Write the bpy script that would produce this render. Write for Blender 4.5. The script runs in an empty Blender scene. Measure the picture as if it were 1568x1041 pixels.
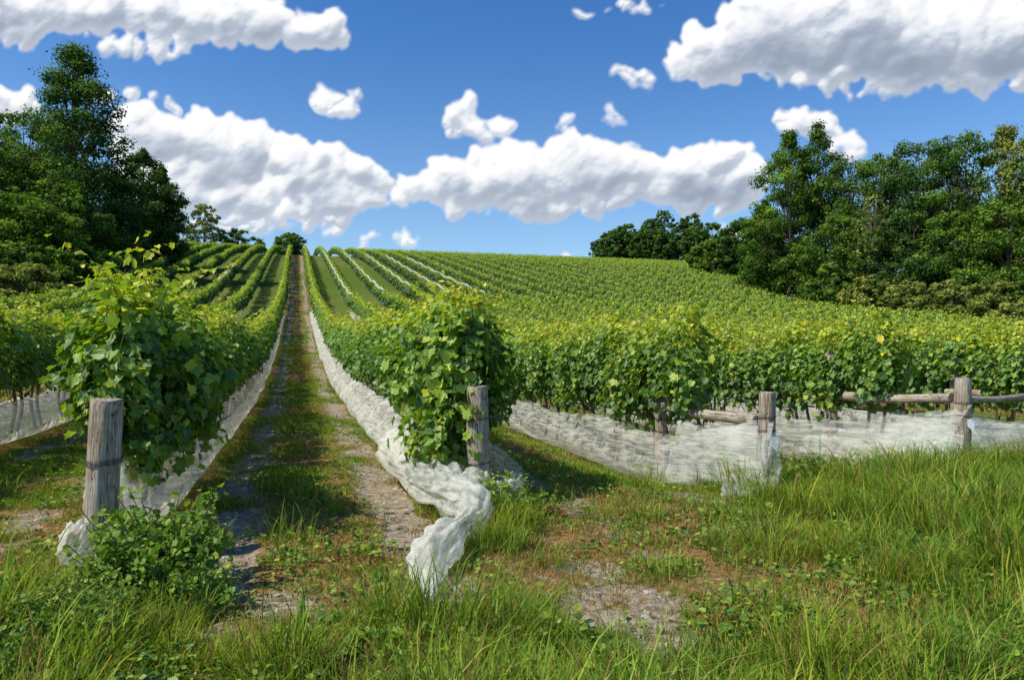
import bpy, math, numpy as np
from mathutils import Vector, Matrix
rng = np.random.RandomState(7)
scene = bpy.context.scene
scene.view_settings.view_transform = 'Standard'
scene.view_settings.look = 'None'
scene.view_settings.exposure = 0

# ------------------------------------------------------------ helpers
TAB = np.random.RandomState(3).rand(256, 256)
def vn(x, y, o=0):
    x = np.asarray(x, float) + o*17.31; y = np.asarray(y, float) + o*9.77
    xi = np.floor(x).astype(int); yi = np.floor(y).astype(int)
    fx = x-xi; fy = y-yi
    fx = fx*fx*(3-2*fx); fy = fy*fy*(3-2*fy)
    a = TAB[xi % 256, yi % 256]; b = TAB[(xi+1) % 256, yi % 256]
    c = TAB[xi % 256, (yi+1) % 256]; d = TAB[(xi+1) % 256, (yi+1) % 256]
    return (a*(1-fx)+b*fx)*(1-fy)+(c*(1-fx)+d*fx)*fy
def fbm(x, y, o=0, n=4):
    s = 0; a = .5; t = 0
    for i in range(n):
        s = s+a*vn(np.asarray(x)*2**i, np.asarray(y)*2**i, o+i); t += a; a *= .5
    return s/t
def sstep(a, b, x):
    x = np.clip((np.asarray(x, float)-a)/(b-a), 0, 1); return x*x*(3-2*x)

U = np.array([-.28, .96]); N_ = np.array([.96, .28])
def st(x, y): return x*U[0]+y*U[1], x*N_[0]+y*N_[1]
def xy(s, t): return s*U[0]+t*N_[0], s*U[1]+t*N_[1]
_fs = np.linspace(-100, 4000, 8201)
_f = np.interp(_fs, [-100, 0, 16, 24, 32, 40, 50, 60, 80, 100, 120, 150, 180, 210, 235, 260, 300, 400, 700, 4000],
               [-1, 0, .02, .12, .45, 1.0, 1.9, 3.1, 5.5, 9, 12.8, 18.5, 23.5, 27.5, 29.5, 30, 27, 15, 0, -10])
_k = np.hanning(25); _k /= _k.sum()
_f = np.convolve(np.pad(_f, 12, mode='edge'), _k, mode='valid')
def terrain(x, y):
    s, t = st(x, y)
    g = 1-.25*sstep(105, 190, t)-.3*sstep(190, 400, t)-.3*sstep(-60, -300, t)
    z = np.interp(s, _fs, _f)*g
    z = z-.50*sstep(3.2, 5.8, t)*(1-sstep(16, 26, t))*sstep(7.0, 10.8, s)*(1-sstep(20, 34, s))
    r = np.exp(-(s/60)**2-(t/40)**2)
    z = z+(.12*(fbm(s*.35, t*.35, 5)-.5)+.06*(fbm(s*1.6, t*1.6, 8)-.5))*r
    return z

class MB:
    def __init__(s): s.V = []; s.L = []; s.T = []; s.A = []; s.M = []; s.n = 0
    def add(s, verts, faces, attr=0., mat=0):
        faces = np.asarray(faces); F, k = faces.shape
        s.L.append((faces+s.n).ravel()); s.T.append(np.full(F, k)); s.V.append(np.asarray(verts, float))
        s.A.append(np.broadcast_to(np.asarray(attr, float), (F,)).copy()); s.M.append(np.full(F, mat)); s.n += len(verts)
    def templ(s, tv, tf, pos, R, sc, attr, mat=0):
        tv = np.asarray(tv, float); k = len(tv); n = len(pos)
        sc = np.asarray(sc, float)
        if sc.ndim == 1: sc = sc[:, None]
        v = np.einsum('nij,nkj->nki', R, tv[None]*sc[:, None, :])+pos[:, None]
        base = s.n+np.arange(n)*k
        s.V.append(v.reshape(-1, 3)); s.n += n*k
        attr = np.broadcast_to(attr, (n,))
        for f in tf:
            s.L.append((base[:, None]+np.array(f)[None]).ravel()); s.T.append(np.full(n, len(f)))
            s.A.append(attr.copy()); s.M.append(np.full(n, mat))
    def tube(s, P, r, sides=6, attr=0., mat=0, cap=False):
        P = np.asarray(P, float); n = len(P); r = np.broadcast_to(r, (n,))
        d = np.gradient(P, axis=0); d /= np.linalg.norm(d, axis=1)[:, None]+1e-9
        ref = np.array([0.03, 1, 0.02]) if abs(d[:, 1]).mean() < .8 else np.array([1, .02, 0])
        a = np.cross(d, ref); a /= np.linalg.norm(a, axis=1)[:, None]; b = np.cross(d, a)
        th = np.arange(sides)*2*np.pi/sides
        v = P[:, None]+r[:, None, None]*(a[:, None]*np.cos(th)[None, :, None]+b[:, None]*np.sin(th)[None, :, None])
        i = np.arange(n-1)[:, None]*sides; j = np.arange(sides)[None]; j2 = (j+1) % sides
        f = np.stack([i+j, i+j2, i+sides+j2, i+sides+j], -1).reshape(-1, 4)
        s.add(v.reshape(-1, 3), f, attr, mat)
    def build(s, name, mats, smooth=False, coll=None):
        V = np.concatenate(s.V); L = np.concatenate(s.L); T = np.concatenate(s.T); A = np.concatenate(s.A); M = np.concatenate(s.M)
        me = bpy.data.meshes.new(name)
        me.vertices.add(len(V)); me.vertices.foreach_set('co', V.astype(np.float32).ravel())
        me.loops.add(len(L)); me.loops.foreach_set('vertex_index', L.astype(np.int32))
        me.polygons.add(len(T)); st_ = np.concatenate([[0], np.cumsum(T)[:-1]])
        me.polygons.foreach_set('loop_start', st_.astype(np.int32))
        for m in mats: me.materials.append(m)
        me.polygons.foreach_set('material_index', M.astype(np.int32))
        me.polygons.foreach_set('use_smooth', np.full(len(T), smooth))
        me.update(calc_edges=True)
        at = me.attributes.new('tone', 'FLOAT', 'FACE'); at.data.foreach_set('value', A.astype(np.float32))
        ob = bpy.data.objects.new(name, me)
        (coll or scene.collection).objects.link(ob)
        return ob

def frames(nrm, tip):
    n = nrm/(np.linalg.norm(nrm, axis=1)[:, None]+1e-9)
    y = tip-(tip*n).sum(1)[:, None]*n; y /= np.linalg.norm(y, axis=1)[:, None]+1e-9
    x = np.cross(y, n)
    return np.stack([x, y, n], -1)
def rv(r, n): return r.normal(size=(n, 3))

# ------------------------------------------------------------ node helpers
def setin(nt, sock, v):
    if isinstance(v, bpy.types.NodeSocket): nt.links.new(v, sock)
    elif v is not None: sock.default_value = v
def MA(nt, op, a, b=None, c=None, clamp=False):
    n = nt.nodes.new('ShaderNodeMath'); n.operation = op; n.use_clamp = clamp
    setin(nt, n.inputs[0], a); setin(nt, n.inputs[1], b); setin(nt, n.inputs[2], c); return n.outputs[0]
def VM(nt, op, a, b=None, out=0):
    n = nt.nodes.new('ShaderNodeVectorMath'); n.operation = op
    setin(nt, n.inputs[0], a); setin(nt, n.inputs[1], b); return n.outputs[out]
def MR(nt, v, a, b, c=0., d=1., kind='SMOOTHSTEP'):
    n = nt.nodes.new('ShaderNodeMapRange'); n.interpolation_type = kind
    for i, q in enumerate([v, a, b, c, d]): setin(nt, n.inputs[i], q)
    return n.outputs[0]
def MIX(nt, f, a, b, mode='MIX'):
    n = nt.nodes.new('ShaderNodeMix'); n.data_type = 'RGBA'; n.blend_type = mode
    setin(nt, n.inputs[0], f); setin(nt, n.inputs[6], a); setin(nt, n.inputs[7], b); return n.outputs[2]
def NOISE(nt, vec, scale, detail=4, rough=.55, out=0):
    n = nt.nodes.new('ShaderNodeTexNoise'); setin(nt, n.inputs['Vector'], vec)
    n.inputs['Scale'].default_value = scale; n.inputs['Detail'].default_value = detail; n.inputs['Roughness'].default_value = rough
    return n.outputs[out]
def RAMP(nt, f, stops):
    n = nt.nodes.new('ShaderNodeValToRGB'); cr = n.color_ramp
    while len(cr.elements) < len(stops): cr.elements.new(.5)
    for e, (p, c) in zip(cr.elements, stops): e.position = p; e.color = (*c, 1)
    setin(nt, n.inputs[0], f); return n.outputs[0]
def new_mat(name):
    m = bpy.data.materials.new(name); m.use_nodes = True; m.node_tree.nodes.clear()
    o = m.node_tree.nodes.new('ShaderNodeOutputMaterial'); return m, m.node_tree, o
def ATTR(nt, name, out='Fac'):
    n = nt.nodes.new('ShaderNodeAttribute'); n.attribute_name = name; return n.outputs[out]
def mixsh(nt, f, a, b):
    n = nt.nodes.new('ShaderNodeMixShader'); setin(nt, n.inputs[0], f); nt.links.new(a, n.inputs[1]); nt.links.new(b, n.inputs[2]); return n.outputs[0]
def sh(nt, typ, col, rough=None):
    n = nt.nodes.new(typ); setin(nt, n.inputs['Color'], col)
    if rough is not None: n.inputs['Roughness'].default_value = rough
    return n

def leaf_mat(name, stops, transl=.35, gloss=.0, tint=(1.2, 1.2, .5), patch=None):
    m, nt, o = new_mat(name)
    col = RAMP(nt, ATTR(nt, 'tone'), stops)
    if patch:
        g = nt.nodes.new('ShaderNodeNewGeometry')
        nz = NOISE(nt, g.outputs['Position'], patch[0], 1)
        col = MIX(nt, MR(nt, nz, .35, .7), col, MIX(nt, 1., col, (*patch[1], 1), 'MULTIPLY'))
    d = sh(nt, 'ShaderNodeBsdfDiffuse', col)
    t = sh(nt, 'ShaderNodeBsdfTranslucent', MIX(nt, 1., col, (*tint, 1), 'MULTIPLY'))
    r = mixsh(nt, transl, d.outputs[0], t.outputs[0])
    if gloss:
        g = sh(nt, 'ShaderNodeBsdfGlossy', (1, 1, .9, 1), .5); r = mixsh(nt, gloss, r, g.outputs[0])
    nt.links.new(r, o.inputs[0]); return m

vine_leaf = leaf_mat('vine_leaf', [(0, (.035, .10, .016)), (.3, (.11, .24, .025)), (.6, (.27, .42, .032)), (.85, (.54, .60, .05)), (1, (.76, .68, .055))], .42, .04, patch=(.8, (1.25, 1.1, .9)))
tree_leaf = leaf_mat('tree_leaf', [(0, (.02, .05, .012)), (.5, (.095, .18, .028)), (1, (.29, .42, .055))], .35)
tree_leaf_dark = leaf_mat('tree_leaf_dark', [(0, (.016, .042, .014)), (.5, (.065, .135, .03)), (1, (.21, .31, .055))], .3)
tree_leaf_olive = leaf_mat('tree_leaf_olive', [(0, (.06, .085, .018)), (.5, (.20, .25, .05)), (1, (.40, .40, .10))], .3)
tree_leaf_pale = leaf_mat('tree_leaf_pale', [(0, (.16, .23, .10)), (1, (.40, .46, .20))], .35)
grass_green = leaf_mat('grass_green', [(0, (.07, .15, .02)), (.5, (.18, .31, .035)), (1, (.44, .50, .10))], .38, patch=(.9, (1.35, 1.1, .8)))
grass_dry = leaf_mat('grass_dry', [(0, (.16, .095, .035)), (.6, (.36, .23, .08)), (1, (.54, .44, .19))], .25)
weed_leaf = leaf_mat('weed_leaf', [(0, (.05, .13, .02)), (.6, (.16, .29, .035)), (1, (.38, .48, .06))], .38, .02)

def bark_mat(name, c1, c2):
    m, nt, o = new_mat(name)
    tc = nt.nodes.new('ShaderNodeTexCoord')
    n = NOISE(nt, tc.outputs['Object'], 6, 3)
    p = nt.nodes.new('ShaderNodeBsdfDiffuse'); nt.links.new(MIX(nt, n, (*c1, 1), (*c2, 1)), p.inputs[0]); nt.links.new(p.outputs[0], o.inputs[0]); return m
bark = bark_mat('bark', (.07, .055, .04), (.2, .17, .13))
stem_m = bark_mat('vine_stem', (.08, .06, .03), (.24, .18, .11))

def wood_mat():
    m, nt, o = new_mat('weathered_wood')
    tc = nt.nodes.new('ShaderNodeTexCoord')
    mp = nt.nodes.new('ShaderNodeMapping'); mp.inputs['Scale'].default_value = (1, 1, .06); nt.links.new(tc.outputs['Object'], mp.inputs[0])
    streak = NOISE(nt, mp.outputs[0], 60, 5, .65)
    big = NOISE(nt, tc.outputs['Object'], 5, 4)
    crack = NOISE(nt, mp.outputs[0], 28, 3, .5)
    col = MIX(nt, MR(nt, streak, .3, .7), (.18, .14, .105, 1), (.56, .49, .39, 1))
    col = MIX(nt, MR(nt, big, .4, .7), col, MIX(nt, 1., col, (.78, .66, .52, 1), 'MULTIPLY'))
    ck = MR(nt, MA(nt, 'ABSOLUTE', MA(nt, 'SUBTRACT', crack, .5)), 0., .018)
    col = MIX(nt, ck, (.035, .028, .022, 1), col)
    vo = nt.nodes.new('ShaderNodeTexVoronoi'); vo.inputs['Scale'].default_value = 7; nt.links.new(tc.outputs['Object'], vo.inputs['Vector'])
    kn = MR(nt, vo.outputs['Distance'], .05, .16)
    col = MIX(nt, kn, (.09, .055, .035, 1), col)
    p = nt.nodes.new('ShaderNodeBsdfPrincipled'); nt.links.new(col, p.inputs['Base Color']); p.inputs['Roughness'].default_value = .85
    b = nt.nodes.new('ShaderNodeBump'); b.inputs['Strength'].default_value = .8; b.inputs['Distance'].default_value = .01
    nt.links.new(MA(nt, 'MULTIPLY', streak, ck), b.inputs['Height']); nt.links.new(b.outputs[0], p.inputs['Normal'])
    nt.links.new(p.outputs[0], o.inputs[0]); return m
wood = wood_mat()
def plain(name, c, rough=.6, metal=0):
    m, nt, o = new_mat(name); tc = nt.nodes.new('ShaderNodeTexCoord')
    n = NOISE(nt, tc.outputs['Object'], 30, 3)
    p = nt.nodes.new('ShaderNodeBsdfPrincipled'); nt.links.new(MIX(nt, n, (*[q*.75 for q in c], 1), (*[min(1, q*1.2) for q in c], 1)), p.inputs['Base Color'])
    p.inputs['Roughness'].default_value = rough; p.inputs['Metallic'].default_value = metal; nt.links.new(p.outputs[0], o.inputs[0]); return m
wire_m = plain('rusty_wire', (.06, .05, .045), .5, .6)
tag_m = plain('white_tag', (.75, .76, .78), .5)

def net_mat(name, tlo, thi, bump=.4):
    m, nt, o = new_mat(name)
    g = nt.nodes.new('ShaderNodeNewGeometry'); P = g.outputs['Position']
    ds = VM(nt, 'DOT_PRODUCT', P, (U[0], U[1], 0), 1); dt = VM(nt, 'DOT_PRODUCT', P, (N_[0], N_[1], 0), 1)
    sp = nt.nodes.new('ShaderNodeSeparateXYZ'); nt.links.new(P, sp.inputs[0])
    cb = nt.nodes.new('ShaderNodeCombineXYZ'); nt.links.new(MA(nt, 'MULTIPLY', ds, .09), cb.inputs[0]); nt.links.new(MA(nt, 'MULTIPLY', dt, .6), cb.inputs[1])
    nt.links.new(MA(nt, 'ADD', sp.outputs[2], MA(nt, 'MULTIPLY', ds, .05)), cb.inputs[2])
    n2 = NOISE(nt, cb.outputs[0], 26, 3, .6)
    n1 = NOISE(nt, P, 2.2, 2)
    col = MIX(nt, n1, (.80, .80, .68, 1), (.95, .93, .85, 1))
    d = sh(nt, 'ShaderNodeBsdfDiffuse', col); t = sh(nt, 'ShaderNodeBsdfTranslucent', col)
    tr = sh(nt, 'ShaderNodeBsdfTransparent', (1, 1, 1, 1))
    b = nt.nodes.new('ShaderNodeBump'); b.inputs['Strength'].default_value = bump; b.inputs['Distance'].default_value = .03
    nt.links.new(n2, b.inputs['Height']); nt.links.new(b.outputs[0], d.inputs['Normal'])
    f = MA(nt, 'SUBTRACT', MR(nt, n2, .36, .64, thi, tlo), MA(nt, 'MULTIPLY', MR(nt, n1, .45, .7), .12), clamp=True)
    r = mixsh(nt, f, mixsh(nt, .45, d.outputs[0], t.outputs[0]), tr.outputs[0])
    nt.links.new(r, o.inputs[0]); return m
net = net_mat('netting_bunched', .30, .66)
net_thin = net_mat('netting_thin', .45, .84, .3)

# ------------------------------------------------------------ rows layout
row_t = {0: -5.1, 1: -1.5, 2: 1.9, 3: 5.5, 4: 9.47, 5: 13.5}
row_s = {0: 5.3, 1: 6.6, 2: 7.78, 3: 7.85, 4: 8.7, 5: 9.9}
for k in range(6, 40): row_t[k] = 13.5+3.7*(k-5); row_s[k] = 9.9+.8*(k-5)
for k in range(1, 10): row_t[-k] = -5.1-3.6*k; row_s[-k] = 4.5
RT = np.array(sorted(row_t.values()))

# ------------------------------------------------------------ ground masks
def masks(x, y):
    s, t = st(x, y)
    i = np.clip(np.searchsorted(RT, t), 1, len(RT)-1)
    c = (RT[i]+RT[i-1])*.5; off = t-c; half = (RT[i]-RT[i-1])*.5
    rowd = half-np.abs(off)
    wob = .30*(fbm(s*.25, t*0+c, 3)-.5)
    n = fbm(x*1.3, y*1.3, 11); n2 = fbm(x*.5, y*.5, 21); n3 = fbm(x*5, y*5, 31)
    r = np.exp(-((np.abs(off+wob)-.80)/(.16+.15*n2))**2)
    inrow = sstep(4.0, 5.4, s)
    ismain = (t > -1.9) & (t < 2.1)
    fade = 1-.75*sstep(28, 60, s)
    main = np.where(ismain, 1., .45*fade)
    dirt = np.clip(r*main*(.15+inrow*.95)*sstep(.32, .56, n*.45+n3*.55)*1.6, 0, 1)
    dirt = dirt*np.where(ismain, 1-.35*sstep(30, 60, s), 1)
    under = np.exp(-(rowd/.5)**2)*inrow
    dirt = np.maximum(dirt, under*.4*fade*sstep(.4, .6, n3))
    for (px, py, pr) in [(.72, 4.95, .42), (.60, 5.7, .26), (1.9, 5.1, .24), (-2.1, 4.4, .30), (-1.75, 4.1, .22), (2.3, 8.6, .3), (-1.55, 5.0, .30), (.95, 4.4, .28)]:
        dirt = np.maximum(dirt, np.exp(-(((x-px)**2+(y-py)**2)/pr**2))*sstep(.32, .52, n3+.1)*1.3)
    dry = np.clip(np.exp(-(off/.6)**2)*inrow*1.0*sstep(.34, .58, n2*.5+n*.5)+np.exp(-(rowd/.6)**2)*inrow*.8+.8*sstep(.50, .62, n*.5+n2*.5), 0, 1)
    dry = dry*np.where(ismain, 1-.3*sstep(30, 60, s), fade)
    brown = np.exp(-(((x-1.1)/1.1)**2+((y-6.9)/1.8)**2))+.9*np.exp(-(((x-1.6)/1.0)**2+((y-4.8)/.7)**2))+np.exp(-(((x+1.2)/.9)**2+((y-8)/2.8)**2))*.8+.9*np.exp(-(((x+4.2)/1.)**2+((y-6.9)/1.2)**2))
    dry = np.clip(dry+brown*sstep(.27, .52, n3*.5+n*.5), 0, 1)
    lush = sstep(2.0, 3.4, x)*(1-sstep(9.3, 10.6, y-.25*x))+.6*sstep(-2, -3, x)*(1-sstep(5, 6, y))
    lush = np.clip(lush+.4*(1-sstep(4.1, 4.9, y+1.2*(n-.5))), 0, 1)
    dry = dry*(1-.85*lush*sstep(.25, .5, n2+.15)); dirt = dirt*(1-.7*lush)
    return np.clip(dirt, 0, 1), dry, lush

def axis(lo, hi, step, far, g=1.09):
    a = list(np.arange(lo, hi, step)); st_ = step; v = hi
    while v < far: a.append(v); st_ *= g; v += st_
    a.append(far); st_ = step; v = lo; b = []
    while v > -far*.6: st_ *= g; v -= st_; b.append(v)
    return np.array(b[::-1]+a)
SA = axis(1, 28, .09, 3000, 1.05); TA = axis(-9, 14, .09, 2500, 1.06)
S_, T_ = np.meshgrid(SA, TA, indexing='ij')
X_, Y_ = xy(S_, T_); Z_ = terrain(X_, Y_)
di, dr, lu = masks(X_, Y_)
Z_ = Z_-.035*di*np.exp(-(S_/40)**2)+(.03*(fbm(X_*7, Y_*7, 41)-.5))*np.exp(-(S_/25)**2)
mb = MB(); a, b = S_.shape
idx = np.arange(a*b).reshape(a, b)
mb.add(np.stack([X_, Y_, Z_], -1).reshape(-1, 3), np.stack([idx[:-1, :-1], idx[1:, :-1], idx[1:, 1:], idx[:-1, 1:]], -1).reshape(-1, 4)[:, ::-1])
m, nt, o = new_mat('ground_soil_grass')
g = nt.nodes.new('ShaderNodeNewGeometry'); P = g.outputs['Position']
nf = NOISE(nt, P, 14, 5, .65); nff = NOISE(nt, P, 70, 2, .6); nl = NOISE(nt, P, .04, 3)
soil = MIX(nt, MR(nt, nf, .3, .7), (.16, .12, .08, 1), (.44, .36, .26, 1))
vo = nt.nodes.new('ShaderNodeTexVoronoi'); vo.inputs['Scale'].default_value = 26; nt.links.new(P, vo.inputs['Vector'])
soil = MIX(nt, MR(nt, vo.outputs['Distance'], .08, .20), (.52, .46, .38, 1), soil)
grass = MIX(nt, nff, (.05, .085, .016, 1), (.14, .20, .035, 1))
grass = MIX(nt, MR(nt, nl, .35, .65), grass, MIX(nt, nff, (.09, .12, .03, 1), (.18, .21, .05, 1)))
dryc = MIX(nt, MR(nt, nf, .3, .7), (.13, .075, .03, 1), (.36, .22, .085, 1))
dirtf = MR(nt, MA(nt, 'ADD', ATTR(nt, 'dirt'), MA(nt, 'MULTIPLY', MA(nt, 'SUBTRACT', nf, .5), 1.1)), .25, .6)
dryf = MR(nt, MA(nt, 'ADD', ATTR(nt, 'dry'), MA(nt, 'MULTIPLY', MA(nt, 'SUBTRACT', nf, .5), .9)), .25, .6)
col = MIX(nt, dirtf, MIX(nt, dryf, grass, dryc), soil)
p = nt.nodes.new('ShaderNodeBsdfDiffuse'); nt.links.new(col, p.inputs['Color'])
bp = nt.nodes.new('ShaderNodeBump'); bp.inputs['Strength'].default_value = .9; bp.inputs['Distance'].default_value = .03
nt.links.new(MA(nt, 'ADD', nf, MA(nt, 'MULTIPLY', nff, .4)), bp.inputs['Height']); nt.links.new(bp.outputs[0], p.inputs['Normal'])
nt.links.new(p.outputs[0], o.inputs[0])
ground = mb.build('ground', [m], smooth=True)
for nm_, arr in (('dirt', di), ('dry', dr)):
    at = ground.data.attributes.new(nm_, 'FLOAT', 'POINT'); at.data.foreach_set('value', arr.ravel().astype(np.float32))

# ------------------------------------------------------------ instancing
def scatter(name, pts, rot, scl, vid, coll):
    me = bpy.data.meshes.new(name); me.vertices.add(len(pts)); me.vertices.foreach_set('co', np.asarray(pts, np.float32).ravel())
    for an, ty, arr, fld in (('rot', 'FLOAT_VECTOR', rot, 'vector'), ('scl', 'FLOAT_VECTOR', scl, 'vector'), ('vid', 'INT', vid, 'value')):
        at = me.attributes.new(an, ty, 'POINT')
        at.data.foreach_set(fld, np.asarray(arr, np.int32 if ty == 'INT' else np.float32).ravel())
    ob = bpy.data.objects.new(name, me); scene.collection.objects.link(ob)
    ng = bpy.data.node_groups.get('inst_'+coll.name)
    if not ng:
        ng = bpy.data.node_groups.new('inst_'+coll.name, 'GeometryNodeTree')
        ng.interface.new_socket('Geometry', in_out='INPUT', socket_type='NodeSocketGeometry')
        ng.interface.new_socket('Geometry', in_out='OUTPUT', socket_type='NodeSocketGeometry')
        gi = ng.nodes.new('NodeGroupInput'); go = ng.nodes.new('NodeGroupOutput')
        ip = ng.nodes.new('GeometryNodeInstanceOnPoints'); ci = ng.nodes.new('GeometryNodeCollectionInfo')
        ci.inputs['Collection'].default_value = coll; ci.inputs['Separate Children'].default_value = True; ci.inputs['Reset Children'].default_value = True
        def na(n, ty):
            q = ng.nodes.new('GeometryNodeInputNamedAttribute'); q.data_type = ty; q.inputs['Name'].default_value = n; return q.outputs['Attribute']
        e = ng.nodes.new('FunctionNodeEulerToRotation')
        L = ng.links
        L.new(na('rot', 'FLOAT_VECTOR'), e.inputs[0]); L.new(e.outputs[0], ip.inputs['Rotation'])
        L.new(na('scl', 'FLOAT_VECTOR'), ip.inputs['Scale']); L.new(na('vid', 'INT'), ip.inputs['Instance Index'])
        ip.inputs['Pick Instance'].default_value = True
        L.new(gi.outputs[0], ip.inputs['Points']); L.new(ci.outputs[0], ip.inputs['Instance']); L.new(ip.outputs[0], go.inputs[0])
    md = ob.modifiers.new('scatter', 'NODES'); md.node_group = ng
    return ob

LV = [(0, 0, 0), (-.26, -.12, .05), (-.52, .12, .12), (-.40, .36, .06), (-.50, .62, .13), (-.2, .72, .04), (0, 1.02, -.08),
      (.2, .72, .04), (.50, .62, .13), (.40, .36, .06), (.52, .12, .12), (.26, -.12, .05)]
LF = [(0, 6, 5, 4, 3, 2, 1), (0, 11, 10, 9, 8, 7, 6)]
MV = [(0, 0, 0), (-.48, .2, .1), (-.36, .75, .1), (0, 1, -.05), (.36, .75, .1), (.48, .2, .1)]
MF = [(0, 3, 2, 1), (0, 5, 4, 3)]

def hedge(name, length, nsh, nl, size, tv, tf, seed, coll, stems=True, yel=0., far=0.):
    r = np.random.RandomState(seed); mb = MB()
    x0 = r.rand(nsh)*length; side = r.choice([-1, 1], nsh); splay = r.rand(nsh)**.7*.36
    tall = r.rand(nsh); top = 2.0+.26*tall+.12*np.sin(x0*2*np.pi/length+seed); top = top+np.where(tall > .95, .2, 0)
    bot = .85+.25*r.rand(nsh)-np.where(r.rand(nsh) > .8, .25, 0)
    n = nsh*nl; k = np.repeat(np.arange(nsh), nl); q = r.rand(n)
    lat = np.sin(np.clip(q*1.15, 0, 1)*np.pi)**.6
    x = x0[k]+.35*(q-.3)*(r.rand(nsh)[k]-.5)+r.normal(0, .06, n)
    y = side[k]*(.05+splay[k]*lat*(1.05-.25*q))+r.normal(0, .055, n)
    z = bot[k]+(top-bot)[k]*q**.85+r.normal(0, .04, n)
    pos = np.stack([x, y, z], -1)
    nrm = np.stack([r.normal(0, .45, n), np.sign(y)*(.9-.5*q)+r.normal(0, .35, n), .45+.7*q+r.normal(0, .35, n)], -1)
    tip = np.stack([r.normal(0, .6, n), np.sign(y)*.5+r.normal(0, .4, n), -.8+r.normal(0, .5, n)], -1)
    sc = size*(.5+.75*r.rand(n))*(1.08-.4*q)
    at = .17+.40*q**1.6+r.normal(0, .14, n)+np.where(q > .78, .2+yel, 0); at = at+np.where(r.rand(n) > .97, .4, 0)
    if far: at = at-.20*(q < .6)  # lower leaves coloured darker, painting shade into the gaps between far rows
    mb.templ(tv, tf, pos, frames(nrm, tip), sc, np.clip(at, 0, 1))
    if stems:
        for i in range(0, nsh, 2):
            qq = np.linspace(0, 1, 5); la = np.sin(np.clip(qq*1.15, 0, 1)*np.pi)**.6
            mb.tube(np.stack([x0[i]+.1*qq, side[i]*(.05+splay[i]*la*.9), bot[i]+(top[i]-bot[i]+.05)*qq], -1), np.linspace(.006, .003, 5), 3, 0, 1)
        for xx in (r.rand()*length*.5, length*(.5+.5*r.rand())):
            zz = np.linspace(-.1, .95, 7); mb.tube(np.stack([xx+.04*np.sin(zz*5+seed), .03*np.cos(zz*6), zz], -1), np.linspace(.03, .022, 7), 6, 0, 1)
        mb.tube([[-.1, 0, .9], [length*.5, 0, .88], [length+.1, 0, .9]], .014, 5, 0, 1)
    return mb.build(name, [vine_leaf, stem_m], coll=coll)
hc = bpy.data.collections.new('vine_segments')
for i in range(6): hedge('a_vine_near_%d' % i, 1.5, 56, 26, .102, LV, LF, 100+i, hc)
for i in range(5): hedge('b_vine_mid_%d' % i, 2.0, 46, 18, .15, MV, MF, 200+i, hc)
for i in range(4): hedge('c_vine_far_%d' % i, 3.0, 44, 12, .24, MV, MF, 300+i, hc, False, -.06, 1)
for i in range(4):
    r = np.random.RandomState(500+i); mb = MB()
    for j in range(4):
        qq = np.linspace(0, 1, 9); h = .42+.3*r.rand(); a_ = r.rand()*6.28; bend = .25+.3*r.rand()
        b0 = r.normal(0, .12, 2)
        P_ = np.stack([b0[0]+np.cos(a_)*bend*qq**2, b0[1]+np.sin(a_)*bend*qq**2, h*qq-(.25*qq**3)*r.rand()], -1)
        mb.tube(P_, np.linspace(.005, .002, 9), 3, 0, 1)
        n = 15; u = np.linspace(.05, 1, n)
        pos = np.stack([np.interp(u, qq, P_[:, c]) for c in range(3)], -1)+r.normal(0, .02, (n, 3))
        mb.templ(LV, LF, pos, frames(rv(r, n)*.6+[0, 0, .8], rv(r, n)+[0, 0, -.4]), .105*(1.1-.7*u)*(.8+.4*r.rand(n)), np.clip(.5+.4*u+r.normal(0, .12, n), 0, 1))
    mb.build('d_vine_shoot_%d' % i, [vine_leaf, stem_m], coll=hc)
for i in range(2):
    r = np.random.RandomState(600+i); mb = MB()
    for j in range(16):
        a_ = r.rand()*6.28; l_ = .45+.4*r.rand(); rad = .30*math.sqrt(r.rand()); q = np.linspace(0, 1, 7)
        P_ = np.stack([rad*math.cos(a_)*(.5+.7*np.sin(q*2.2)), rad*math.sin(a_)*(.5+.7*np.sin(q*2.2)), .08-l_*q], -1)
        mb.tube(P_, .003, 3, 0, 1)
        n = 24; u = r.rand(n); pos = np.stack([np.interp(u, q, P_[:, c]) for c in range(3)], -1)+r.normal(0, .055, (n, 3))
        nrm = np.stack([np.cos(a_)+0*u, np.sin(a_)+0*u, .6+0*u], -1)+rv(r, n)*.5
        mb.templ(LV, LF, pos, frames(nrm, rv(r, n)*.5+[0, 0, -1]), .10*(.6+.7*r.rand(n)), np.clip(.2+.32*r.rand(n)+.14*r.normal(size=n)+.25*(r.rand(n) > .92), 0, 1))
    mb.build('e_vine_curtain_%d' % i, [vine_leaf, stem_m], coll=hc)

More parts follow.
